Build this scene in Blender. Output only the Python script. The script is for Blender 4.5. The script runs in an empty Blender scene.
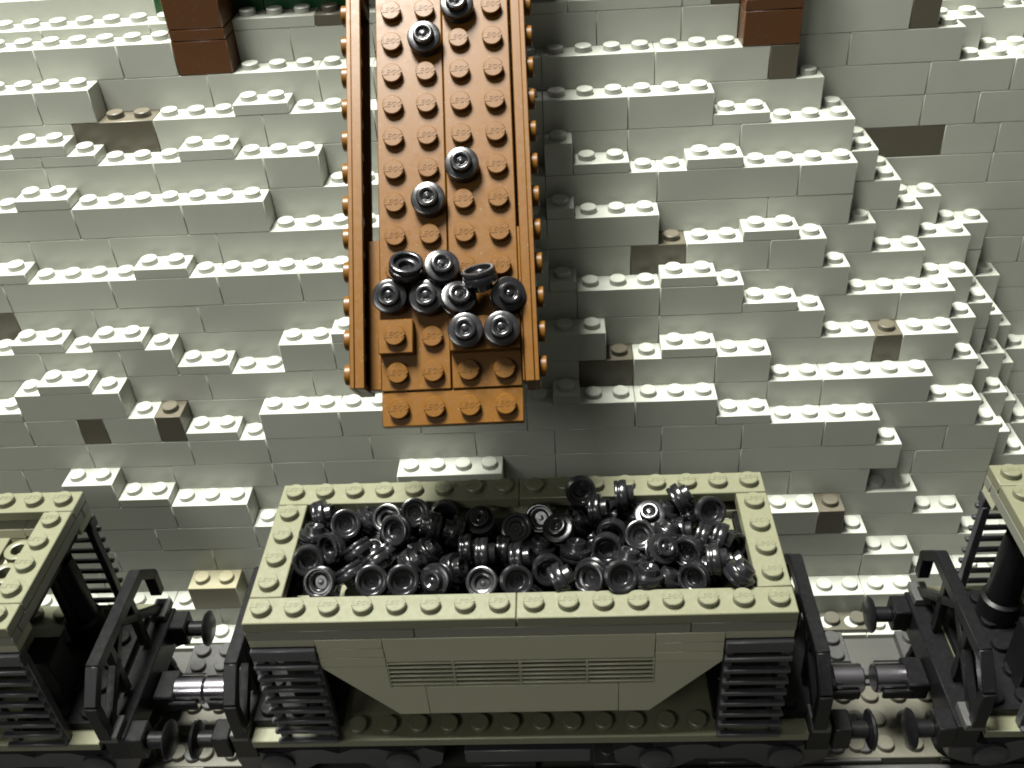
import bpy, bmesh, math, random
from mathutils import Vector, Matrix

S = 0.008                      # one stud pitch in metres
scene = bpy.context.scene
col = scene.collection
TAU = math.tau

# ------------------------------------------------------------------ materials
def plastic(name, rgb, rough=0.32, vary=0.06, bump=0.12, spec=0.5, grime=0.10, dust=0.12):
    m = bpy.data.materials.new(name)
    m.use_nodes = True
    nt = m.node_tree
    bs = nt.nodes['Principled BSDF']
    tc = nt.nodes.new('ShaderNodeTexCoord')
    info = nt.nodes.new('ShaderNodeObjectInfo')
    n1 = nt.nodes.new('ShaderNodeTexNoise'); n1.inputs['Scale'].default_value = 95; n1.inputs['Detail'].default_value = 4
    n2 = nt.nodes.new('ShaderNodeTexNoise'); n2.inputs['Scale'].default_value = 620; n2.inputs['Detail'].default_value = 3
    n3 = nt.nodes.new('ShaderNodeTexNoise'); n3.inputs['Scale'].default_value = 1900; n3.inputs['Detail'].default_value = 1
    for n in (n1, n2, n3):
        nt.links.new(tc.outputs['Object'], n.inputs['Vector'])
    hsv = nt.nodes.new('ShaderNodeHueSaturation')
    hsv.inputs['Color'].default_value = (*rgb, 1)
    # brightness = 1 + vary*(random-.5)*2 + grime*(noise-.5)
    a = nt.nodes.new('ShaderNodeMath'); a.operation = 'MULTIPLY_ADD'
    a.inputs[1].default_value = vary * 2; a.inputs[2].default_value = 1 - vary
    nt.links.new(info.outputs['Random'], a.inputs[0])
    b = nt.nodes.new('ShaderNodeMath'); b.operation = 'MULTIPLY_ADD'
    b.inputs[1].default_value = grime; b.inputs[2].default_value = -grime / 2
    nt.links.new(n1.outputs['Fac'], b.inputs[0])
    c = nt.nodes.new('ShaderNodeMath'); c.operation = 'ADD'
    nt.links.new(a.outputs[0], c.inputs[0]); nt.links.new(b.outputs[0], c.inputs[1])
    nt.links.new(c.outputs[0], hsv.inputs['Value'])
    # fine dust specks
    ramp = nt.nodes.new('ShaderNodeValToRGB')
    ramp.color_ramp.elements[0].position = 0.70; ramp.color_ramp.elements[0].color = (0, 0, 0, 1)
    ramp.color_ramp.elements[1].position = 0.76; ramp.color_ramp.elements[1].color = (1, 1, 1, 1)
    nt.links.new(n3.outputs['Fac'], ramp.inputs['Fac'])
    mul = nt.nodes.new('ShaderNodeMath'); mul.operation = 'MULTIPLY'; mul.inputs[1].default_value = dust
    nt.links.new(ramp.outputs['Color'], mul.inputs[0])
    mix = nt.nodes.new('ShaderNodeMixRGB'); mix.inputs['Color2'].default_value = (0.42, 0.40, 0.34, 1)
    nt.links.new(mul.outputs[0], mix.inputs['Fac'])
    nt.links.new(hsv.outputs['Color'], mix.inputs['Color1'])
    nt.links.new(mix.outputs['Color'], bs.inputs['Base Color'])
    r = nt.nodes.new('ShaderNodeMath'); r.operation = 'MULTIPLY_ADD'
    r.inputs[1].default_value = 0.22; r.inputs[2].default_value = rough - 0.11
    nt.links.new(n2.outputs['Fac'], r.inputs[0]); nt.links.new(r.outputs[0], bs.inputs['Roughness'])
    bp = nt.nodes.new('ShaderNodeBump'); bp.inputs['Strength'].default_value = bump; bp.inputs['Distance'].default_value = 0.0002
    nt.links.new(n1.outputs['Fac'], bp.inputs['Height']); nt.links.new(bp.outputs['Normal'], bs.inputs['Normal'])
    bs.inputs['Specular IOR Level'].default_value = spec
    return m

M = {
    'grey':   plastic('light_grey_plastic', (0.302, 0.314, 0.272), 0.40, 0.05, grime=0.14),
    'dgrey':  plastic('dark_grey_plastic', (0.066, 0.059, 0.041), 0.42, 0.05),
    'tan':    plastic('dimmed_tan_plastic', (0.165, 0.155, 0.100), 0.40, 0.05),  # tan darkened: the weaker light low down is put into the colour
    'olive':  plastic('rim_plastic', (0.094, 0.096, 0.059), 0.38, 0.03),
    'olived': plastic('wagon_side_plastic', (0.225, 0.224, 0.158), 0.40, 0.04),
    'brown':  plastic('chute_brown_plastic', (0.074, 0.0305, 0.0022), 0.38, 0.04, grime=0.06, spec=0.20, dust=0.10),
    'post':   plastic('reddish_brown_plastic', (0.068, 0.027, 0.0085), 0.32, 0.04),
    'black':  plastic('black_plastic', (0.0040, 0.0040, 0.0044), 0.36, 0.10, bump=0.06, spec=0.16, dust=0.03),
    'band':   plastic('shaded_band_plastic', (0.105, 0.107, 0.084), 0.40, 0.05),  # darker tone puts the shade under the rim into the colour
    'dull':   plastic('dull_olive_plastic', (0.055, 0.053, 0.038), 0.45, 0.05),
    'slat':   plastic('lit_black_plastic', (0.024, 0.024, 0.027), 0.36, 0.10, bump=0.06, spec=0.40, dust=0.04),  # lighter black: lit slat edges and bogie highlights put into the colour
    'coal':   plastic('glossy_black_plastic', (0.0065, 0.0065, 0.0075), 0.22, 0.12, bump=0.04, spec=0.5, dust=0.02),
    'green':  plastic('green_plastic', (0.004, 0.050, 0.010), 0.36, 0.05),
}
def metal(name, rgb, rough):
    m = bpy.data.materials.new(name); m.use_nodes = True
    nt = m.node_tree; bs = nt.nodes['Principled BSDF']
    n = nt.nodes.new('ShaderNodeTexNoise'); n.inputs['Scale'].default_value = 900
    r = nt.nodes.new('ShaderNodeMath'); r.operation = 'MULTIPLY_ADD'; r.inputs[1].default_value = 0.2; r.inputs[2].default_value = rough - 0.1
    nt.links.new(n.outputs['Fac'], r.inputs[0]); nt.links.new(r.outputs[0], bs.inputs['Roughness'])
    bs.inputs['Base Color'].default_value = (*rgb, 1); bs.inputs['Metallic'].default_value = 1
    return m
M['steel'] = metal('magnet_steel', (0.30, 0.29, 0.32), 0.22)
M['rail'] = plastic('dark_rail_plastic', (0.035, 0.035, 0.034), 0.4)
g = bpy.data.materials.new('ground_board'); g.use_nodes = True
_nt = g.node_tree; _n = _nt.nodes.new('ShaderNodeTexNoise'); _n.inputs['Scale'].default_value = 60
_r = _nt.nodes.new('ShaderNodeValToRGB'); _r.color_ramp.elements[0].color = (0.022, 0.022, 0.019, 1); _r.color_ramp.elements[1].color = (0.04, 0.039, 0.032, 1)
_nt.links.new(_n.outputs['Fac'], _r.inputs['Fac']); _nt.links.new(_r.outputs['Color'], _nt.nodes['Principled BSDF'].inputs['Base Color'])
_nt.nodes['Principled BSDF'].inputs['Roughness'].default_value = 0.6
M['ground'] = g

# ------------------------------------------------------------------ mesh builder
LOGO = None
def make_logo():
    cu = bpy.data.curves.new('logo', 'FONT'); cu.body = 'LEGO'; cu.size = 0.235; cu.extrude = 0.009
    cu.align_x = 'CENTER'; cu.align_y = 'CENTER'; cu.resolution_u = 1; cu.shear = 0.2; cu.offset = 0.004
    o = bpy.data.objects.new('logo', cu)
    me = bpy.data.meshes.new_from_object(o)
    vs = [v.co.copy() for v in me.vertices]; fs = [tuple(p.vertices) for p in me.polygons]
    bpy.data.objects.remove(o); bpy.data.meshes.remove(me); bpy.data.curves.remove(cu)
    return vs, fs

class MB:
    """collects shapes in stud units and links them as ONE mesh object"""
    def __init__(self): self.v = []; self.f = []; self.sm = []
    def add(self, vs, fs, smooth=False):
        o = len(self.v); self.v += [Vector(p) for p in vs]
        self.f += [tuple(i + o for i in q) for q in fs]; self.sm += [smooth] * len(fs)
        return self
    def box(self, x0, x1, y0, y1, z0, z1, c=0.022):
        c = min(c, (x1 - x0) * .3, (y1 - y0) * .3, (z1 - z0) * .3)
        # chamfered box
        vs = []; idx = {}
        X = (x0, x1); Y = (y0, y1); Z = (z0, z1)
        for i in (0, 1):
            for j in (0, 1):
                for k in (0, 1):
                    sx, sy, sz = 1 - 2 * i, 1 - 2 * j, 1 - 2 * k
                    for ax in range(3):
                        p = [X[i] + sx * c, Y[j] + sy * c, Z[k] + sz * c]
                        p[ax] = (X[i], Y[j], Z[k])[ax]
                        idx[(i, j, k, ax)] = len(vs); vs.append(p)
        fs = []
        def q(*ks):
            fs.append(tuple(idx[k] for k in ks))
        for s in (0, 1):
            q(*[(s, a, b, 0) for a, b in ((0, 0), (1, 0), (1, 1), (0, 1))])
            q(*[(a, s, b, 1) for a, b in ((0, 0), (1, 0), (1, 1), (0, 1))])
            q(*[(a, b, s, 2) for a, b in ((0, 0), (1, 0), (1, 1), (0, 1))])
        for a in (0, 1):
            for b in (0, 1):
                q((a, b, 0, 0), (a, b, 1, 0), (a, b, 1, 1), (a, b, 0, 1))
                q((a, 0, b, 0), (a, 1, b, 0), (a, 1, b, 2), (a, 0, b, 2))
                q((0, a, b, 1), (1, a, b, 1), (1, a, b, 2), (0, a, b, 2))
        for i in (0, 1):
            for j in (0, 1):
                for k in (0, 1):
                    q((i, j, k, 0), (i, j, k, 1), (i, j, k, 2))
        return self.add(vs, fs)
    def lathe(self, prof, n=24, M4=None, cap0=False, cap1=False):
        vs = []; fs = []
        for r, z in prof:
            for k in range(n):
                a = TAU * k / n; vs.append(Vector((r * math.cos(a), r * math.sin(a), z)))
        for i in range(len(prof) - 1):
            for k in range(n):
                k2 = (k + 1) % n
                fs.append((i * n + k, i * n + k2, (i + 1) * n + k2, (i + 1) * n + k))
        if cap0: fs.append(tuple(range(n))[::-1])
        if cap1: fs.append(tuple((len(prof) - 1) * n + k for k in range(n)))
        if M4 is not None: vs = [M4 @ v for v in vs]
        return self.add(vs, fs, True)
    def stud(self, x, y, z, logo=False, n=20, hollow=False):
        T = Matrix.Translation((x, y, z))
        self.lathe([(.30, -.012), (.30, .185), (.275, .21)], n, T, cap1=True)
        if logo:
            global LOGO
            if LOGO is None: LOGO = make_logo()
            self.add([(v.x + x, v.y + y, v.z + z + .212) for v in LOGO[0]], LOGO[1])
        return self
    def tube(self, p, q, r, n=16):
        p = Vector(p); q = Vector(q); d = q - p
        R = d.to_track_quat('Z', 'Y').to_matrix().to_4x4()
        return self.lathe([(r * .9, 0), (r, r * .1), (r, d.length - r * .1), (r * .9, d.length)], n, Matrix.Translation(p) @ R, True, True)
    def bar(self, p, q, w, t, up=(1, 0, 0)):
        """square bar from p to q, t thick along `up`, w wide across"""
        p = Vector(p); q = Vector(q); d = (q - p); L = d.length; d.normalize()
        u = Vector(up).normalized(); s = d.cross(u).normalized()
        o = MB().box(0, L, -w / 2, w / 2, -t / 2, t / 2, .03)
        return self.add([p + d * v.x + s * v.y + u * v.z for v in o.v], o.f)
    def prism(self, poly, y0, y1):
        """poly in x,z, extruded along y"""
        n = len(poly)
        vs = [(x, y0, z) for x, z in poly] + [(x, y1, z) for x, z in poly]
        fs = [tuple(range(n)), tuple(range(2 * n - 1, n - 1, -1))]
        for i in range(n):
            j = (i + 1) % n; fs.append((i, i + n, j + n, j))
        return self.add(vs, fs)
    def mapped(self, fn):
        self.v = [fn(p) for p in self.v]; return self
    def build(self, name, mat, parent=None, bevel=0):
        me = bpy.data.meshes.new(name)
        me.from_pydata([tuple(p * S) for p in self.v], [], self.f)
        me.validate()
        bm = bmesh.new(); bm.from_mesh(me)
        bmesh.ops.recalc_face_normals(bm, faces=bm.faces[:])
        bm.to_mesh(me); bm.free()
        for p, s in zip(me.polygons, self.sm): p.use_smooth = s and len(p.vertices) <= 4
        try:
            me.set_sharp_from_angle(angle=math.radians(38))
        except Exception:
            pass
        me.materials.append(M[mat])
        o = bpy.data.objects.new(name, me); col.objects.link(o)
        if parent: o.parent = parent
        return o

def thing(name, label, cat, loc=(0, 0, 0), group=None):
    o = bpy.data.objects.new(name, None); col.objects.link(o)
    o.empty_display_size = 0.01
    o.location = Vector(loc) * S
    o['label'] = label; o['category'] = cat
    if group: o['group'] = group
    return o
def tag(o, label, cat, group=None):
    o['label'] = label; o['category'] = cat
    if group: o['group'] = group
    return o
def dup(o, parent=None):
    c = o.copy(); col.objects.link(c)
    if parent: c.parent = parent
    for ch in list(o.children): dup(ch, c)
    return c
LAMP_W = 43.5; WORLD = 1.0
COAL_TOP=[(1.48,2.57,-0.09,-0.2,0.82,-0.53),(2.05,1.62,-0.07,0.04,0.74,-0.67),(2.42,4.03,-0.02,-0.25,0.66,-0.71),(1.59,4.6,-0.1,0.97,0.09,0.21),(1.45,3.68,-0.11,0.13,0.42,0.9),(2.12,3.13,-0.17,0.58,0.65,-0.5),(3.04,4.6,-0.37,0.52,0.27,0.81),(4.21,3.45,0.21,0.39,0.68,-0.62),(3.78,4.22,-0.04,0.03,0.53,-0.85),(4.59,4.6,-0.16,-0.16,0.64,-0.76),(5.56,4.6,-0.24,-0.15,0.86,-0.5),(3.01,2.89,-0.12,0.55,-0.55,-0.63),(2.91,1.95,-0.12,0.5,-0.57,-0.65),(3.69,2.33,-0.02,0.61,-0.59,-0.53),(3.87,3.02,-0.44,0.67,-0.62,-0.42),(3.65,1.45,0.12,-0.16,0.73,-0.67),(4.59,1.45,0.11,-0.17,0.74,-0.65),(5.56,1.54,0.01,-0.36,-0.72,0.6),(6.08,2.16,-0.2,0.87,-0.16,0.46),(4.82,2.28,-0.03,0.78,0.23,0.58),(5.2,3.03,-0.33,0.73,0.27,0.63),(5.2,3.83,-0.01,-0.95,-0.08,0.31),(5.9,3.73,-0.13,-0.9,0.02,0.44),(6.76,4.11,-0.1,-0.02,-0.39,0.92),(7.92,3.76,-0.14,-0.16,0.6,-0.79),(8.71,4.19,-0.12,0.14,0.74,-0.66),(9.26,3.39,0.18,-0.23,-0.38,0.9),(6.47,2.99,-0.22,1.0,-0.01,0.07),(7.03,2.4,0.18,1.0,-0.03,0.04),(7.59,2.95,-0.31,0.99,-0.11,-0.07),(6.97,1.45,-0.1,0.06,0.53,-0.85),(7.96,1.45,-0.03,-0.25,0.71,-0.65),(8.89,2.09,-0.25,-0.25,0.74,-0.63),(9.35,1.45,0.05,0.88,0.23,0.41),(10.02,4.92,0.35,-0.05,0.89,-0.46),(10.05,4.6,-0.44,0.4,0.78,-0.48),(10.56,4.2,0.19,0.96,-0.11,0.25),(10.92,4.6,-0.46,0.82,-0.57,-0.09),(9.78,2.72,-0.12,0.11,0.38,0.92),(10.26,2.01,-0.37,0.36,0.69,-0.63),(8.13,2.31,0.06,0.96,-0.11,0.25),(8.67,2.96,-0.25,0.21,0.33,0.92),(9.82,3.99,-0.16,0.77,0.15,0.62),(10.95,3.48,-0.16,0.15,0.9,-0.42),(10.73,2.76,-0.07,0.05,0.88,-0.46),(11.78,3.11,0.03,0.02,0.6,-0.8),(11.38,4.73,0.28,1.0,-0.01,0.07),(11.82,4.6,-0.48,0.21,0.33,0.92),(13.21,4.63,0.2,0.84,0.27,0.47),(13.55,4.6,-0.51,0.87,0.15,0.46),(14.05,4.16,-0.01,-0.2,0.73,-0.65),(12.69,4.48,-0.29,0.38,0.39,0.84),(12.66,3.28,-0.01,0.46,0.46,0.76),(13.2,2.56,-0.09,0.43,0.81,-0.4),(13.75,3.18,-0.19,0.92,-0.33,-0.21),(14.16,2.59,0.35,0.91,-0.37,-0.18),(14.55,2.98,-0.34,-0.57,0.77,-0.28),(13.31,1.59,-0.2,0.53,0.72,-0.45),(13.85,2.1,-0.44,0.98,-0.06,0.17),(13.91,1.76,0.35,0.98,-0.06,0.17),(11.95,2.47,-0.48,0.15,0.29,0.95),(11.85,1.45,0.06,0.18,0.29,0.94),(12.48,1.76,-0.42,0.53,0.35,0.77),(11.05,1.31,0.21,-0.16,0.74,-0.66),(14.55,2.12,-0.25,0.83,0.19,0.52),(14.55,1.35,0.2,0.65,0.21,0.72),(11.33,2.14,0.03,0.21,0.41,0.88),(13.19,3.76,-0.49,0.96,-0.11,0.25),(10.2,1.45,0.03,0.39,0.68,-0.62),(12.39,2.41,0.17,0.32,-0.44,0.84),(12.16,3.96,0.1,-0.1,-0.32,0.94)]
COAL_LOW=[(1.58,1.49,-1.13,-0.95,0.16,0.25),(1.63,2.37,-1.01,0.99,0.07,0.13),(1.74,3.04,-1.11,-0.23,0.94,0.24),(1.66,3.86,-1.15,0.27,0.95,0.16),(1.67,4.57,-1.13,0.83,0.55,0.1),(2.56,3.21,-1.14,0.3,0.76,0.58),(2.42,4.01,-1.12,0.17,0.96,-0.21),(2.55,4.58,-1.07,0.09,-0.95,0.31),(3.4,3.13,-1.0,-0.85,-0.38,-0.36),(3.27,3.81,-1.02,0.16,-0.3,0.94),(3.42,4.41,-1.07,-0.14,-0.64,-0.75),(4.29,1.55,-1.08,-0.4,-0.4,-0.82),(4.25,2.38,-1.1,-0.59,-0.81,0.0),(4.36,3.87,-1.1,0.71,-0.69,0.14),(4.26,4.57,-1.01,0.58,-0.8,-0.16),(5.11,1.45,-1.12,-0.69,-0.52,0.51),(5.1,2.27,-1.05,0.08,0.89,0.45),(5.07,3.01,-1.01,0.73,-0.34,-0.6),(5.13,4.03,-1.14,-0.16,-0.36,0.92),(5.23,4.37,-1.07,0.06,0.08,-1.0),(5.87,1.47,-1.02,-0.32,0.82,0.47),(5.94,2.26,-1.04,0.86,-0.48,-0.16),(6.11,3.12,-1.01,-0.28,-0.14,0.95),(6.11,4.56,-1.07,0.16,0.71,-0.68),(6.97,1.49,-1.16,-0.45,-0.67,-0.59),(6.84,2.37,-1.15,0.98,0.16,0.14),(7.0,3.07,-1.12,-0.01,1.0,0.07),(6.95,3.75,-1.03,-0.13,-0.18,-0.97),(6.79,4.51,-1.13,0.54,-0.84,-0.07),(7.88,1.41,-1.09,-0.81,-0.45,-0.39),(7.72,2.35,-1.07,-0.86,-0.5,-0.07),(7.67,2.99,-1.16,-0.02,1.0,-0.09),(7.79,3.9,-1.03,-0.57,0.8,0.21),(7.88,4.5,-1.06,0.03,-0.73,-0.68),(8.5,1.55,-1.11,0.58,0.02,-0.81),(8.61,2.3,-1.03,-0.15,0.3,-0.94),(8.69,3.18,-1.06,0.23,0.75,0.62),(8.49,3.96,-1.02,-0.26,0.83,-0.49),(8.62,4.63,-1.14,-0.38,0.13,0.92),(9.37,1.48,-1.05,0.58,-0.32,-0.75),(9.38,2.4,-1.09,0.78,0.24,-0.58),(9.46,3.03,-1.04,-0.74,-0.23,0.63),(9.41,3.82,-1.06,-0.58,0.71,0.39),(9.4,4.37,-1.04,-0.35,0.83,-0.44),(10.54,1.64,-1.09,0.61,-0.43,0.66),(10.52,2.3,-1.03,-0.26,-0.7,-0.67),(10.34,2.99,-1.15,-0.03,-0.92,-0.39),(10.36,3.81,-1.02,0.12,-0.82,-0.56),(10.41,4.38,-1.15,-0.19,-0.85,-0.48),(11.24,1.43,-1.1,0.33,-0.03,0.94),(11.25,2.25,-1.0,-0.37,-0.3,-0.88),(11.23,3.13,-1.05,0.83,0.26,-0.5),(11.36,3.86,-1.08,0.41,0.58,0.7),(11.23,4.48,-1.12,0.84,-0.29,-0.46),(12.18,1.53,-1.07,0.99,0.08,0.07),(12.12,2.39,-1.05,-0.88,-0.47,0.08),(12.25,2.96,-1.13,-0.67,0.21,0.71),(12.19,3.76,-1.12,0.99,-0.12,-0.08),(12.29,4.36,-1.07,0.61,0.79,0.02),(13.04,1.43,-1.02,-0.97,-0.12,0.2),(13.0,2.31,-1.13,0.16,-0.01,-0.99),(13.09,3.18,-1.01,0.4,0.49,0.77),(12.92,3.85,-1.15,-0.11,-0.14,-0.98),(13.01,4.61,-1.08,0.63,0.34,0.7),(13.81,1.4,-1.08,0.19,0.97,-0.12),(13.85,2.17,-1.0,0.14,0.96,-0.24),(13.79,2.96,-1.01,-0.07,0.99,-0.1)]

# ------------------------------------------------------------------ the stepped brick wall
WX, WY, WZ = 0.1764, -0.5437 - 0.5, -1.7516 - 0.21      # wall grid: x = n + WX, front y = Y + WY, top z = .4 L + WZ
XA, XB = -17, 33
CR = {                                                    # course top level -> runs (first stud, last stud, front row Y)
 38: [(-17,-6,19),(-5,1,19),(2,22,20),(23,33,22)],
 35: [(-17,-5,17),(-4,-3,19),(-2,15,18),(16,17,19),(18,22,18),(23,26,21),(27,33,22)],
 32: [(-17,-8,16),(-7,17,17),(18,23,18),(24,24,19),(25,26,20),(27,33,21)],
 29: [(-17,14,16),(15,18,17),(19,33,18)],
 26: [(-17,0,15),(1,8,16),(9,9,15),(10,19,16),(20,33,18)],
 23: [(-17,-2,14),(-1,19,15),(20,20,16),(21,33,18)],
 20: [(-17,12,14),(13,19,15),(20,21,16),(22,33,18)],
 17: [(-17,8,13),(9,18,14),(19,20,15),(21,22,16),(23,23,17),(24,33,18)],
 14: [(-17,15,13),(16,19,14),(20,22,15),(23,24,16),(25,25,17),(26,33,18)],
 11: [(-17,-6,12),(-5,-2,13),(-1,10,12),(11,18,13),(19,23,14),(24,24,15),(25,25,17),(26,33,18)],
 8:  [(-17,-12,12),(-11,-8,11),(-7,16,12),(17,23,13),(24,24,14),(25,25,15),(26,26,17),(27,33,18)],
 5:  [(-17,-6,11),(-5,-3,12),(-2,14,11),(15,22,12),(23,24,13),(25,25,15),(26,26,16),(27,33,18)],
 2:  [(-17,20,11),(21,24,12),(25,25,14),(26,26,15),(27,27,17),(28,33,18)],
 -1: [(-17,-11,11),(-10,-9,10),(-8,2,11),(3,6,10),(7,20,11),(21,25,12),(26,26,14),(27,27,16),(28,33,17)],
 -4: [(-17,-11,11),(-10,-4,10),(-3,20,11),(21,25,12),(26,26,13),(27,27,15),(28,33,17)],
 -7: [(-17,-2,10),(-1,16,11),(17,19,10),(20,22,11),(23,25,12),(26,27,13),(28,28,15),(29,33,17)],
 -10:[(-17,20,10),(21,24,11),(25,27,12),(28,33,15)],
 -13:[(-17,-7,10),(-6,-5,9),(-4,22,10),(23,27,11),(28,33,13)],
 -16:[(-17,22,9),(23,33,10)],
 -19:[(-17,33,8)],
 -22:[(-17,33,8)],
}
PLATES = [(-17,-5,36,18),(-17,-8,27,15),(-10,-9,28,15),(-2,-1,30,16),(-4,-3,27,15),(-10,-9,24,14),(-17,-11,18,13),(-6,-5,18,13),
 (-11,-10,12,12),(-8,-7,12,12),(1,1,12,12),(-5,-4,9,12),(-10,-9,9,11),(-17,-12,6,11),(-5,-4,3,11),(-8,-7,-3,10),
 (15,16,27,16),(10,11,24,15),(14,15,24,15),(9,9,21,14),(16,17,18,14),(9,9,15,13),(13,14,15,13),(16,17,12,13),(13,14,9,12),(9,9,6,11),(15,16,3,11),
 (23,25,33,20),(-2,0,36,18),(1,1,36,18),(2,14,36,18),(15,15,36,18)]
COLOR = {(29,-8):'dgrey',(29,-7):'dgrey',(29,-6):'dgrey',(32,17):'dgrey',(23,21):'dgrey',(23,22):'dgrey',(23,23):'dgrey',(35,22):'dgrey',
 (17,12):'dgrey',(17,13):'dgrey',(8,10):'dgrey',(8,11):'dgrey',(8,21):'dgrey',(5,-9):'dgrey',(5,-6):'dgrey',(-7,19):'dgrey',(14,-13):'dgrey',(14,-12):'dgrey',
 (-13,-6):'tan',(-13,-5):'tan'}
for n in range(-5, 2): COLOR[(38, n)] = 'green'
for n in range(27, 30): COLOR[(35, n)] = 'green'
wall = thing('rock_wall', 'stepped rock face of light grey studded bricks rising behind the wagons', 'brick wall', ((XA + XB) / 2 + WX, 12 + WY, -9.75))
wo = Vector(((XA + XB) / 2 + WX, 12 + WY, -9.75))
tops = sorted(CR)
def front(course, n):
    for a, b, y in CR[course]:
        if a <= n <= b: return y
    return 99
rng = random.Random(11)
PL = {}
for a, b, L, y in PLATES:
    for n in range(a, b + 1): PL.setdefault((n, y), []).append(L)
pieces = []                                              # (x0, x1, L0, L1, y0, y1, colour, exposed stud cells)
for ci, L in enumerate(tops):
    up = tops[ci + 1] if ci + 1 < len(tops) else None
    # runs of equal front row, colour
    n = XA
    while n <= XB:
        y = front(L, n); c = COLOR.get((L, n), 'grey'); m = n
        while m + 1 <= XB and front(L, m + 1) == y and COLOR.get((L, m + 1), 'grey') == c: m += 1
        a = n; first = True
        while a <= m:
            rest = m - a + 1
            ln = rng.choice((3, 4, 4, 4, 6, 2)) if rest > 4 else rest
            if first and rest > 4: ln = 2 + (ci * 5 + n) % 3
            if rest > 4 and rest - ln == 1: ln -= 1
            if c != 'grey' and rest <= 6: ln = rest
            first = False
            b = a + ln - 1
            deep = 2
            cells = []
            for k in range(a, b + 1):
                yu = front(up, k) if up is not None else y + 3
                deep = max(deep, yu - y + 1)
                for yy in range(y, yu):
                    if yy < y + 6 and not any(pl > L and pl <= L + 3 for pl in PL.get((k, yy), [])): cells.append((k, yy))
            pieces.append((a, b + 1, L - 3, L, y, y + min(deep, 6), c, cells, 'brick'))
            a = b + 1
        n = m + 1
for a, b, L, y in PLATES:
    n = a
    while n <= b:
        ln = min(b - n + 1, 2 if b - a == 1 else 4)
        cells = [(k, y) for k in range(n, n + ln) if not any(pl > L for pl in PL[(k, y)])]
        pieces.append((n, n + ln, L - 1, L, y, y + 1, 'dgrey' if (L, n) in ((36, 1), (36, 15)) else 'grey', cells, 'plate'))
        n += ln
GAP = 0.008
def piece_mesh(mb, p):
    a, b, L0, L1, y0, y1, c, cells, kind = p
    mb.box(a + GAP + WX, b - GAP + WX, y0 + WY + rng.uniform(0, .008), y1 + WY - .01, .4 * L0 + WZ + .002, .4 * L1 + WZ - .002, .020)
    for k, yy in cells: mb.stud(k + .5 + WX, yy + .5 + WY, .4 * L1 + WZ - .004, n=18)
    return mb
def visible_size(p):
    a, b, L0, L1, y0, y1, c, cells, kind = p
    x = (a + b) / 2
    if L0 < -16 or x < -13.6 or x > 28.6: return 0
    if -16 <= L0 < -7 and 0 <= x <= 16: return 0            # behind the middle wagon
    if 3 <= x <= 8.5 and L0 > 5: return .2 * (b - a)        # behind the chute
    vis = max(0, min(b, 28.5) - max(a, -13))
    return vis * (L1 - L0) + len(cells) * 1.5
greys = sorted([p for p in pieces if p[6] == 'grey' and p[8] == 'brick'], key=lambda p: -visible_size(p))
for p in greys[:100]: piece_mesh(MB(), p).mapped(lambda v: v - wo).build('brick', 'grey', wall)
rest = MB()
for p in greys[100:]: piece_mesh(rest, p)
r_ = rest.mapped(lambda v: v - wo).build('brick_filling', 'grey', wall); r_['kind'] = 'stuff'
for p in pieces:
    if p[6] == 'grey' and p[8] == 'brick': continue
    nm = 'dark_plate' if p[8] == 'plate' and p[6] == 'dgrey' else {'dgrey': 'dark_brick', 'tan': 'tan_brick', 'green': 'green_brick'}.get(p[6], 'plate')
    o = piece_mesh(MB(), p).mapped(lambda v: v - wo).build(nm, p[6], wall)
    if p[6] != 'grey': o['label'] = {'dgrey': 'dark grey brick', 'tan': 'tan brick', 'green': 'green brick'}[p[6]]

# ------------------------------------------------------------------ brown posts standing on the ledge
def post(n, label):
    o = thing('brown_post', label, 'post', (n + 1 + WX, 18 + WY, .4 * 32 + WZ), 'brown posts on the wall ledge')
    for z0, z1, nm in ((0, 1.2, 'brick'), (1.2, 1.6, 'plate'), (1.6, 2.8, 'brick'), (2.8, 4.0, 'brick'), (4.0, 5.2, 'brick')):
        mb = MB().box(-1 + .012, 1 - .012, -1, 1, z0 + .004, z1 - .004, .03)
        if z1 > 5:
            for i in (-.5, .5):
                for j in (-.5, .5): mb.stud(i, j, z1)
        mb.build(nm, 'post', o)
    return o
post(-4, 'dark brown post on the grey ledge left of the coal chute')
post(16, 'dark brown post on the grey ledge right of the coal chute')

# ------------------------------------------------------------------ the sloping coal chute
CP = Vector((4.806, 11.421, 13.907))
CU = Vector((0.99985493, 0.01689786, 0.00214116)); CV = Vector((0.01355988, -0.71359214, -0.70043015)); CW = Vector((0.01030786, -0.70035757, 0.71371775))
def ch(u, r, w): return CP + CU * (u - .5) + CV * r + CW * (w - .21)
cbase = ch(2, 12.5, -.4)
chute = thing('coal_chute', 'orange brown studded plate chute sloping down to the loaded hopper wagon', 'chute', cbase)
def cmap(v): return ch(v.x, v.y, v.z) - cbase
def floor_plate(u0, u1, r0, r1, w1, cells, name='floor_plate'):
    mb = MB().box(u0 + .012, u1 - .012, r0 + .012, r1 - .012, w1 - .4, w1, .025)
    for i, j in cells:
        # the logo is read looking down the slope from the camera side
        st = MB().stud(0, 0, 0, True)
        mb.add([Vector((i + v.x, j - v.y, w1 + v.z)) for v in st.v], st.f, True)
    return mb.mapped(cmap).build(name, 'brown', chute)
raised = {(0, 10), (2, 10), (3, 10)}
def cells(c0, c1, r0, r1): return [(c + .5, r) for c in range(c0, c1) for r in range(r0, r1 + 1) if (c, r) not in raised]
floor_plate(0, 2, -6.5, -4.5, 0, cells(0, 2, -6, -5)); floor_plate(0, 2, -4.5, 11.5, 0, cells(0, 2, -4, 11))
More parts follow.
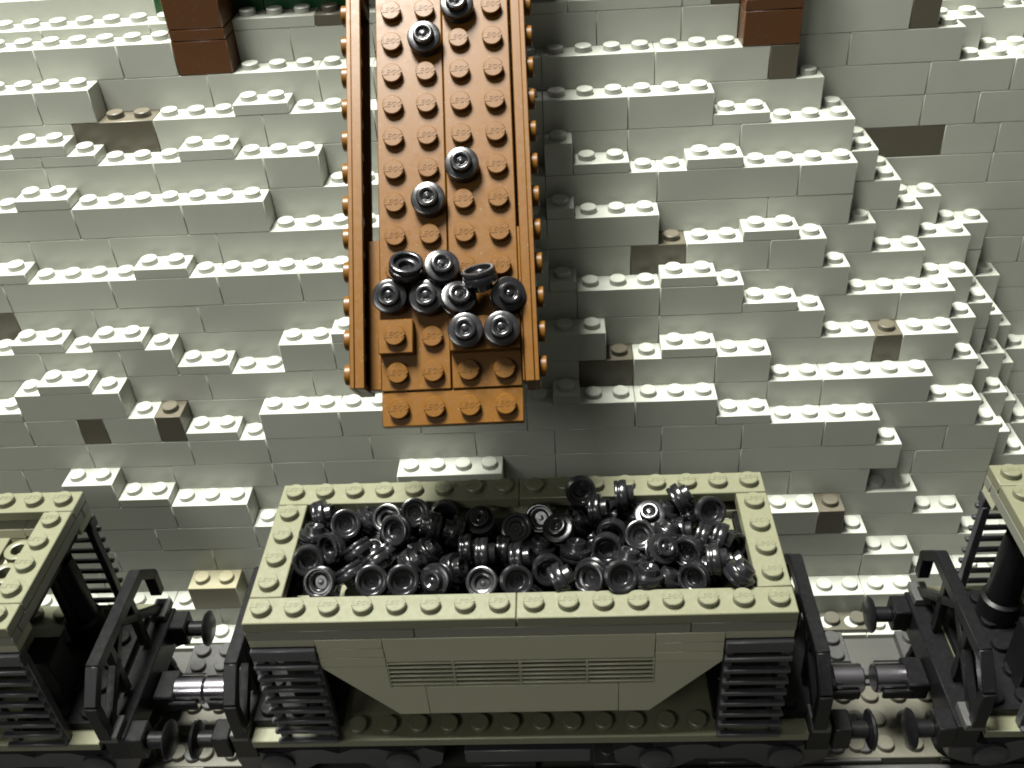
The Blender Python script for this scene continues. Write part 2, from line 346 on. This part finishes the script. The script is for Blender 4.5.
floor_plate(2, 4, -6.5, -2.5, 0, cells(2, 4, -6, -3)); floor_plate(2, 4, -2.5, 11.5, 0, cells(2, 4, -2, 11))
floor_plate(0, 4, 11.5, 12.5, -.06, cells(0, 4, 12, 12), 'lip_plate')
floor_plate(0, 1, 9.5, 10.5, .4, [(.5, 10)], 'raised_plate'); floor_plate(2, 4, 9.5, 10.5, .4, [(2.5, 10), (3.5, 10)], 'raised_plate')
def wall_plate(side, r0, r1):
    # plate standing on edge, studs outward, hollow underside inward
    uo, ui = (-.80, -.38) if side < 0 else (4.48, 4.08)
    lo, hi = -1.18, .42
    mb = MB()
    def bx(ua, ub, *a): mb.box(min(ua, ub), max(ua, ub), *a)
    sh = uo + (.14 if side < 0 else -.14)
    bx(uo, sh, r0 + .012, r1 - .012, lo, hi, .02)
    bx(sh, ui, r0 + .012, r1 - .012, hi - .16, hi, .02); bx(sh, ui, r0 + .012, r1 - .012, lo, lo + .16, .02)
    bx(sh, ui, r0 + .012, r0 + .16, lo + .16, hi - .16, .02); bx(sh, ui, r1 - .16, r1 - .012, lo + .16, hi - .16, .02)
    n = round(r1 - r0)
    for k in range(n):
        r = r0 + .5 + k
        R = Matrix.Rotation(math.radians(90 if side > 0 else -90), 4, 'Y')
        st = MB().stud(0, 0, 0)
        mb.add([Matrix.Translation((uo, r, -.08)) @ R @ v for v in st.v], st.f, True)
        if k < n - 1:                                   # tubes of the hollow underside
            mb.lathe([(.13, 0), (.13, .22)], 12, Matrix.Translation((sh, r + .5, -.1)) @ Matrix.Rotation(math.radians(90 if side < 0 else -90), 4, 'Y'), cap1=True)
    return mb.mapped(cmap).build('side_plate', 'brown', chute)
for s in (-1, 1):
    wall_plate(s, -6.55, -.55); wall_plate(s, -.55, 11.45)
MB().box(4.01, 4.075, 6.95, 11.4, -.42, .30, .02).mapped(cmap).build('inner_plate', 'brown', chute)
MB().box(-.375, -.012, 7.0, 11.4, -.62, -.22, .02).mapped(cmap).build('inner_plate', 'brown', chute)
for r in (-4.5, 1.0, 5.5, 10.0):
    MB().box(.02, 3.98, r - .5, r + .5, -.80, -.41, .025).mapped(cmap).build('cross_beam', 'brown', chute)
for u in (.2, 3.8):                                      # carrying beams under the floor, up to the posts
    MB().box(u - .3, u + .3, -6.5, 9.0, -1.25, -.81, .025).mapped(cmap).build('support_beam', 'post', chute)

# unseen deck on top of the posts, added to shade the top of the wall
MB().box(-4.3, 18.5, 16.5, 24, 16.2, 16.6, .03).mapped(lambda v: v - cbase).build('unseen_shade_deck', 'post', chute)

# ------------------------------------------------------------------ hopper wagons
GW = 'hopper wagons of the train'
def make_wagon():
    w = thing('hopper_wagon', 'olive grey hopper wagon under the chute, heaped with black round pieces', 'wagon', (8, 3, -9.25), GW)
    o0 = Vector((8, 3, -9.25))
    def put(mb, name, mat, parent=w): return mb.mapped(lambda v: v - o0).build(name, mat, parent)
    g_ = .010
    for x0, x1, y0, y1 in ((0, 8, 0, 1), (8, 16, 0, 1), (0, 8, 5, 6), (8, 16, 5, 6), (0, 1, 1, 5), (15, 16, 1, 5)):
        mb = MB().box(x0 + g_, x1 - g_, y0 + g_, y1 - g_, -.396, 0, .028)
        for i in range(x0, x1):
            for j in range(y0, y1): mb.stud(i + .5, j + .5, 0, True, 24)
        put(mb, 'rim_plate', 'olive')
    for x0, x1, y0, y1 in ((0, 5, 0, .5), (5, 13, 0, .5), (13, 16, 0, .5), (0, 8, 5.5, 6), (8, 16, 5.5, 6), (0, .5, .5, 5.5), (15.5, 16, .5, 5.5)):
        put(MB().box(x0 + g_, x1 - g_, y0 + .02, y1 - .02, -.80, -.404, .02), 'band_plate', 'band')
    for side in (0, 1):
        def Y(a, b): return (a, b) if side == 0 else (6 - b, 6 - a)
        ya, yb = Y(.012, 1)
        for z in (-.80, -1.22, -1.64):
            for a, b in ((2, 4), (12, 14)): put(MB().box(a + g_, b - g_, ya, yb, z - .415, z - .005, .014), 'side_plate', 'olived')
        for a, b in ((.02, 2), (14, 15.98)): put(MB().box(a, b - g_, *Y(.05, 1), -1.12, -.805, .014), 'end_plate', 'olived')
        put(MB().box(4 + g_, 12 - g_, ya, yb, -1.86, -.805, .014), 'side_panel', 'olived')
        for k in range(4):                                # slatted grille bricks; a black backing stands in for shade behind the slats
            xa, xb = 4 + 2 * k + .004, 6 + 2 * k - .004
            mb = MB().box(xa, xa + .03, *Y(.012, .40), -3.06, -1.868, .004)
            mb.box(xb - .03, xb, *Y(.012, .40), -3.06, -1.868, .004)
            for q in range(6):
                z = -1.868 - .06 - q * .196
                mb.box(xa + .03, xb - .03, *Y(.012, .085), z - .072, z, .012)
            vg = put(mb, 'vent_grille', 'olived')
            put(MB().box(xa, xb, *Y(.41, 1), -3.06, -1.868, .01), 'grille_shade_backing', 'black', vg)
        for sgn in (0, 1):
            P = [(2.02, -2.06), (3.99, -2.06), (3.99, -3.066), (5.05, -3.066), (5.05, -4.4), (4.12, -4.4)]
            if sgn: P = [(16 - x, z) for x, z in P]
            put(MB().prism(P, ya, yb), 'slope_brick', 'olived')
        put(MB().box(5.065, 10.935, ya, yb, -4.4, -3.072, .014), 'lower_panel', 'olived')
        for a in (0, 14):                                 # slatted ladder at each corner
            mb = MB().box(a + .02, a + 1.98, *Y(-.10, .34), -1.62, -1.16, .03)
            for xx in (a + .04, a + 1.70): mb.box(xx, xx + .26, *Y(.10, .38), -5.72, -1.6, .02)
            for k in range(8):
                z = -1.80 - k * .53
                mb.box(a + .02, a + 1.98, *Y(-.16, .02), z - .17, z, .03)
            put(mb, 'ladder', 'slat')
    put(MB().prism([(.55, -1.65), (15.45, -1.65), (11.3, -4.4), (4.7, -4.4)], 1.02, 4.98), 'hopper_body', 'olived')
    for a, b in ((.52, 1.02), (14.98, 15.48)): put(MB().box(a, b, .52, 5.48, -1.64, -.81, .02), 'rim_shade_lining', 'black')  # black strips painted in for the shade inside the rim
    put(MB().box(4.7, 11.3, 1.3, 4.7, -5.72, -4.41, .02), 'hopper_base', 'black')
    # coal bed: studded floor just under the rim
    mb = MB().box(1.03, 14.97, 1.02, 4.98, -1.64, -1.45, .02)
    # deck
    mb2 = MB().box(-.95, 16.95, 0, 6, -6.10, -5.76, .025)
    for i in range(2, 14):
        for j in (0, 5): mb2.stud(i + .5, j + .5, -5.76)
    put(mb2, 'deck', 'olive')
    for a, b in ((-.95, 1.99), (14.01, 16.95)):
        m3 = MB().box(a, b, .55, 5.45, -5.755, -5.42, .025)
        for i in range(3):
            for j in range(5): m3.stud(a + .48 + i * .98, .98 + j * 1.01, -5.42)
        put(m3, 'end_platform', 'black')
    put(MB().box(5.95, 10.05, -.02, .9, -7.05, -6.42, .03), 'underframe_box', 'slat')
    put(MB().box(-.9, 16.9, 1.2, 4.8, -6.9, -6.11, .03), 'underframe_beam', 'black')
    for sgn in (0, 1):
        def X(x): return 16 - x if sgn else x
        # round brake cylinder under the overhanging rim
        c = MB().lathe([(.52, -5.42), (.66, -5.36), (.66, -4.52), (.54, -4.44), (.54, -2.45), (.50, -1.66)], 22, Matrix.Translation((X(.85), 4.35, 0)), True, True)
        put(c, 'support_cylinder', 'black')
        put(MB().box(*sorted((X(.35), X(1.35))), 1.2, 2.4, -5.41, -3.2, .05), 'valve_box', 'black')
        for yy in (.02, 5.1): put(MB().box(*sorted((X(-1.02), X(-1.62))), yy, yy + .88, -5.77, -5.45, .03), 'corner_step', 'rail')
        # end railing
        xe = X(-1.25)
        f = MB()
        f.bar((xe, .95, -3.15), (xe, 5.05, -3.15), .40, .44)
        f.bar((xe, 1.05, -3.1), (xe, .15, -4.0), .36, .42); f.bar((xe, .15, -3.95), (xe, .15, -5.55), .36, .42)
        f.bar((xe, 4.95, -3.1), (xe, 5.85, -4.0), .36, .42); f.bar((xe, 5.85, -3.95), (xe, 5.85, -5.0), .36, .42)
        rail = put(f, 'end_railing', 'black')
        for ya_, yb_ in ((.35, 2.9), (5.65, 3.1)):
            put(MB().bar((xe, ya_, -5.6), (xe, yb_, -3.4), .30, .3), 'brace', 'black', rail)
        put(MB().bar((xe, 2.0, -5.6), (xe, 2.0, -3.35), .30, .3), 'brace', 'black', rail)
        put(MB().bar((xe, 4.0, -5.6), (xe, 4.0, -3.35), .30, .3), 'brace', 'black', rail)
        x0, x1 = sorted((X(-.96), X(-1.75)))
        put(MB().box(x0, x1, .2, 5.8, -6.95, -5.78, .04), 'buffer_beam', 'black')
        for yy in (.5, 5.2):
            x0, x1 = sorted((X(-1.76), X(-2.35)))
            b = MB().box(x0, x1, yy - .42, yy + .42, -6.75, -5.75, .05)
            b.tube((X(-2.34), yy, -6.3), (X(-2.95), yy, -6.3), .28)
            R = Matrix.Translation((X(-2.93), yy, -6.3)) @ Matrix.Rotation(math.radians(90 if sgn else -90), 4, 'Y')
            b.lathe([(.30, 0), (.62, .06), (.66, .13), (.50, .22), (.0001, .26)], 24, R)
            put(b, 'buffer', 'black')
        c = MB()
        x0, x1 = sorted((X(-1.76), X(-2.5)))
        c.box(x0, x1, 2.3, 3.5, -7.3, -6.5, .06)
        for yy in (2.22, 3.42):
            x0, x1 = sorted((X(-2.3), X(-3.3))); c.box(x0, x1, yy, yy + .16, -7.15, -6.75, .05)
        cp = put(c, 'coupling', 'black')
        put(MB().tube((X(-2.42), 2.9, -6.85), (X(-3.49), 2.9, -6.85), .50, 28), 'magnet', 'steel', cp)
        # bogie
        bx = 16 - 1.7 if sgn else 1.7
        bg = MB()
        for yy, t in ((.25, .3), (5.45, .3)):
            pts = [(-3.5, -6.9), (-2.9, -6.6), (-2.2, -6.95), (-1.3, -6.62), (-.5, -6.62), (0, -6.85), (.5, -6.62), (1.3, -6.62), (2.2, -6.95), (2.9, -6.6), (3.5, -6.9), (3.4, -7.5), (2.6, -7.9), (1.5, -7.9), (.8, -7.4), (-.8, -7.4), (-1.5, -7.9), (-2.6, -7.9), (-3.4, -7.5)]
            bg.prism([(bx + x, z) for x, z in pts], yy, yy + t)
            for k in (-2.1, 2.1):
                bg.lathe([(.55, 0), (.55, .12), (.40, .2)], 18, Matrix.Translation((bx + k, yy if yy < 3 else yy + t, -7.3)) @ Matrix.Rotation(math.radians(90 if yy < 3 else -90), 4, 'X'), cap1=True)
        bg.box(bx - 1, bx + 1, .55, 5.45, -7.4, -6.95, .04)
        b_ = put(bg, 'bogie', 'slat')
        for k in (-2.1, 2.1):
            for yy, d in ((1.0, 1), (5.0, -1)):
                R = Matrix.Translation((bx + k, yy, -8.1)) @ Matrix.Rotation(math.radians(-90 * d), 4, 'X')
                put(MB().lathe([(.2, -.1), (1.0, -.05), (1.06, .3), (1.28, .34), (1.28, .5), (.3, .52)], 28, R, True, True), 'wheel', 'black', b_)
            put(MB().tube((bx + k, .95, -8.1), (bx + k, 5.05, -8.1), .16, 10), 'axle', 'black', b_)
    return w, mb, o0, put
wagon, bedmb, o0, put = make_wagon()
wl = dup(wagon); wl.location = Vector((8 - 23, 3, -9.25)) * S; wl['label'] = 'leftmost olive grey hopper wagon, empty, with a latticed grating inside its rim'
wr = dup(wagon); wr.location = Vector((8 + 23.35, 3, -9.25)) * S; wr['label'] = 'rightmost olive grey hopper wagon, only its black platform end and rim corner in view'
for ch_ in [c for c in wagon.children if c.name.startswith('buffer') and 'beam' not in c.name]:
    if (o0.y * S + max(v.co.y for v in ch_.data.vertices)) > 4 * S: bpy.data.objects.remove(ch_)
# studded bed under the coal in the loaded wagon
for i in range(1, 15):
    for j in range(1, 5):
        if i < 4 or i > 12 or (i + j) % 3 == 0: bedmb.stud(i + .5, j + .5, -1.45)
put(bedmb, 'bed_plate', 'black', wagon)
for x0, x1, y0, y1 in ((1.05, 2, 1.05, 2), (2.4, 3.4, 1.4, 2.4), (1.05, 1.6, 3, 4.4), (13.6, 14.95, 3.4, 4.9), (13.9, 14.95, 1.05, 2.2)):
    put(MB().box(x0, x1, y0, y1, -1.44, -1.04, .025).stud((x0 + x1) / 2, (y0 + y1) / 2, -1.04), 'bed_step', 'olive', wagon)
# grating of the empty wagon (local coordinates of the same wagon)
def grating(parent):
    for k in range(6):                                   # pairs of studded bars and open rings, across the wagon
        x0 = 1.95 + 2.2 * k
        mb = MB().box(x0, x0 + 1.15, 1.03, 4.25, -.80, -.42, .025)
        for j in range(3): mb.stud(x0 + .58, 1.63 + j * 1.03, -.42, True)
        put(mb, 'grating_bar', 'olive', parent)
        for j in range(3):
            rg = MB().lathe([(.24, 0), (.24, .34), (.27, .36), (.42, .36), (.45, .34), (.45, 0), (.24, 0)], 20, Matrix.Translation((x0 - .50, 1.63 + j * 1.03, -.78)))
            put(rg, 'grating_ring', 'olive', parent)
for ch_ in list(wl.children):
    pass
# mirrored along x so that the open rings lie beside the right hand rim
_put = put
def put(mb, name, mat, parent): return mb.mapped(lambda v: Vector((16 - v.x, v.y, v.z)) - o0).build(name, mat, parent)
grating(wl)
put = _put

# ------------------------------------------------------------------ track and ground
gm = MB(); gm.add([(-90, -60, -9.78), (110, -60, -9.78), (110, 60, -9.78), (-90, 60, -9.78)], [(0, 1, 2, 3)])
go = gm.build('ground', 'ground'); go['kind'] = 'structure'
to = Vector((8, 3, -9.77))
track = thing('railway_track', 'dark toy railway track running under the hopper wagons', 'track', to)
for yy in (.98, 5.02):
    m_ = MB().box(-32, 48, yy - .16, yy + .16, -9.55, -9.30, .03); m_.box(-32, 48, yy - .34, yy + .34, -9.72, -9.551, .03)
    m_.mapped(lambda v: v - to).build('rail', 'rail', track)
for k in range(-7, 11):
    x = 4 * k + 2.2
    m_ = MB().box(x, x + 2, -1, 7, -9.765, -9.43, .025) if False else MB()
    m_.box(x, x + 1.96, -1, .62, -9.765, -9.40, .025); m_.box(x, x + 1.96, 1.36, 4.64, -9.765, -9.40, .025); m_.box(x, x + 1.96, 5.38, 7, -9.765, -9.40, .025)
    for i in (.5, 1.46):
        for j in (-.5, 1.9, 3.0, 4.1, 5.85, 6.6): m_.stud(x + i, j, -9.40)
    m_.mapped(lambda v: v - to).build('sleeper', 'rail', track)
GP = 'loose plates beside the track'
def flat(x, y, nx, ny, z, mat, label):
    mb = MB().box(x + .01 - x, nx - .01, .01, ny - .01, 0, .4, .025)
    for i in range(nx):
        for j in range(ny): mb.stud(i + .5, j + .5, .4)
    o = mb.build('ground_plate', mat); o.location = Vector((x, y, z)) * S
    return tag(o, label, 'plate', GP)
flat(17.6, -2.4, 5, 2, -9.77, 'dull', 'dull olive studded plate in front of the track below the right hand coupling')
flat(-6.5, -2.4, 5, 2, -9.77, 'dull', 'dull olive studded plate in front of the track below the left hand coupling')
flat(16.9, 1.45, 6, 3, -9.77, 'dull', 'dull olive studded plate between the rails under the right hand coupling')
flat(-6.4, 1.45, 6, 3, -9.77, 'dull', 'dull olive studded plate between the rails under the left hand coupling')
flat(17.4, 7.05, 4, 1, -9.77, 'dull', 'dull olive plate on the ground behind the right hand buffers')
flat(-6.3, 7.05, 3, 1, -9.77, 'grey', 'pale grey plate on the ground behind the left hand buffers')

# ------------------------------------------------------------------ round coal pieces
def coal_mesh():
    mb = MB()
    prof = [(.0001, .575), (.055, .57), (.08, .545), (.115, .535), (.165, .575), (.19, .605), (.215, .612), (.265, .61), (.29, .598), (.302, .57), (.305, .425), (.315, .405), (.44, .40), (.468, .39), (.485, .36), (.485, .20),
            (.475, .175), (.445, .16), (.445, .135), (.470, .12), (.475, .10), (.475, .05), (.462, .012), (.44, .0), (.372, .0), (.356, .010), (.345, .14), (.335, .15),
            (.232, .15), (.218, .16), (.21, .30), (.20, .31), (.09, .31), (.07, .29), (.0001, .285)]
    mb.lathe([(r * 1.02, z) for r, z in prof], 32, Matrix.Translation((0, 0, -.28)))
    return mb
c0 = coal_mesh().build('coal_piece', 'coal')
used = [False]
def coal(p, axis, label, group):
    o = c0 if not used[0] else c0.copy()
    if used[0]: col.objects.link(o)
    used[0] = True
    o.location = Vector(p) * S
    q = Vector(axis).normalized().to_track_quat('Z', 'Y')
    o.rotation_mode = 'QUATERNION'; o.rotation_quaternion = q
    return tag(o, label, 'coal piece', group)
GC = 'round coal pieces on the chute'
CH = [(2.5, 0, .28, (0, 0, 1), 'black round piece on the chute stud nearest the top edge of the picture'),
      (1.5, 1, .28, (0, 0, 1), 'lone black round piece high on the chute, on the second stud from left'),
      (2.5, 5, .28, (0, 0, 1), 'lone black round piece halfway down the chute, right of the middle seam'),
      (1.5, 6, .28, (0, 0, 1), 'lone black round piece halfway down the chute, left of the middle seam'),
      (.86, 8.1, .50, (-.15, .55, -.8), 'black round piece tilted open side up at top left of the chute cluster'),
      (1.87, 8.1, .52, (.15, -.15, 1), 'black round piece at the top middle of the chute cluster'),
      (.36, 8.85, .36, (0, .05, 1), 'leftmost black round piece of the chute cluster, stud side up'),
      (1.4, 8.92, .36, (0, 0, 1), 'second piece from left in the middle row of the chute cluster'),
      (2.33, 9.05, .62, (.2, -.25, 1), 'black round piece at the centre of the chute cluster, tilted'),
      (2.95, 8.55, .75, (.15, .75, -.5), 'black round piece lying on its edge at top right of the chute cluster'),
      (3.70, 9.0, .55, (.30, .1, 1), 'rightmost black round piece of the chute cluster, leaning on the side plate'),
      (2.5, 10, .69, (0, 0, 1), 'left one of the two lowest black round pieces on the chute'),
      (3.5, 10, .69, (0, 0, 1), 'right one of the two lowest black round pieces on the chute')]
for u, r, w, a, lab in CH:
    ax = CU * a[0] + CV * a[1] + CW * a[2]
    coal(ch(u, r, w), ax, lab, GC)
ORD = 'first second third fourth fifth sixth seventh eighth ninth tenth eleventh twelfth thirteenth fourteenth fifteenth sixteenth seventeenth eighteenth nineteenth twentieth'.split() + ['twenty-' + k for k in 'first second third fourth fifth sixth seventh eighth ninth'.split()]
GH = 'round coal pieces heaped in the wagon'
camdir = Vector((0.05, -0.80, 0.59))
rows_ = {'back': [], 'middle': [], 'front': []}
for c in COAL_TOP:
    rows_['front' if c[1] < 2.45 else 'middle' if c[1] < 3.55 else 'back'].append(c)
for rn, lst in rows_.items():
    lst.sort(key=lambda c: c[0])
    for i, c in enumerate(lst):
        d = Vector(c[3:]).normalized().dot(camdir)
        how = 'stud side up' if d > .55 else 'hollow side up' if d < -.55 else 'on edge'
        coal(c[:3], c[3:], f'black round piece {how}, {ORD[i]} from left in heap\'s {rn} row', GH)
for c in COAL_LOW:
    coal(c[:3], c[3:], 'black round piece half buried under the top layer of the coal heap', GH)

# ------------------------------------------------------------------ camera, light, world
CAM = (9.6018, -18.4776, 21.7005); PITCH, YAW, ROLL, FPX = 0.6274, -0.0662, -0.0729, 972.0128
cp, sp, cy, sy = math.cos(PITCH), math.sin(PITCH), math.cos(YAW), math.sin(YAW)
fwd = Vector((sy * cp, cy * cp, -sp)); right = Vector((cy, -sy, 0)); upv = right.cross(fwd)
r2 = right * math.cos(ROLL) + upv * math.sin(ROLL); u2 = -right * math.sin(ROLL) + upv * math.cos(ROLL)
cam = bpy.data.cameras.new('camera'); cam.sensor_width = 36; cam.lens = FPX * 36 / 1024
cam.clip_start = 0.01; cam.clip_end = 20
co = bpy.data.objects.new('camera', cam); col.objects.link(co)
mw = Matrix.Identity(4)
for i in range(3): mw[i][0] = r2[i]; mw[i][1] = u2[i]; mw[i][2] = -fwd[i]; mw[i][3] = CAM[i] * S
co.matrix_world = mw
scene.camera = co

def lamp(name, pos, target, size, sy_, power, colr):
    l = bpy.data.lights.new(name, 'AREA'); l.shape = 'RECTANGLE'; l.size = size; l.size_y = sy_; l.energy = power; l.color = colr
    o = bpy.data.objects.new(name, l); col.objects.link(o)
    o.location = Vector(pos) * S
    d = (Vector(target) - Vector(pos)).normalized()
    o.rotation_mode = 'QUATERNION'; o.rotation_quaternion = (-d).to_track_quat('Z', 'Y')
    return o
lamp('ceiling_lamp', (-14, 13, 105), (6, 10, 4), 0.32, 0.20, LAMP_W, (1.0, 0.99, 0.93))
lamp('room_lamp', (-42, -72, 70), (8, 6, 0), 0.30, 0.14, 2.3, (1.0, 0.99, 0.95))
w_ = bpy.data.worlds.new('World'); scene.world = w_; w_.use_nodes = True
nt = w_.node_tree; bg = nt.nodes['Background']
# dim room light, brighter from the ceiling above than from the sides
tcw = nt.nodes.new('ShaderNodeTexCoord'); sep = nt.nodes.new('ShaderNodeSeparateXYZ'); rw = nt.nodes.new('ShaderNodeValToRGB')
nt.links.new(tcw.outputs['Generated'], sep.inputs[0]); nt.links.new(sep.outputs['Z'], rw.inputs['Fac'])
rw.color_ramp.elements[0].position = 0.45; rw.color_ramp.elements[0].color = (0.085, 0.086, 0.078, 1)
rw.color_ramp.elements[1].position = 0.85; rw.color_ramp.elements[1].color = (0.22, 0.22, 0.20, 1)
nt.links.new(rw.outputs['Color'], bg.inputs['Color']); bg.inputs['Strength'].default_value = WORLD
scene.view_settings.view_transform = 'Standard'; scene.view_settings.look = 'None'
scene.view_settings.exposure = 0; scene.view_settings.gamma = 1
scene.render.engine = 'CYCLES'
scene.cycles.filter_width = 1.9
scene.cycles.use_denoising = True
scene.cycles.max_bounces = 8; scene.cycles.diffuse_bounces = 5
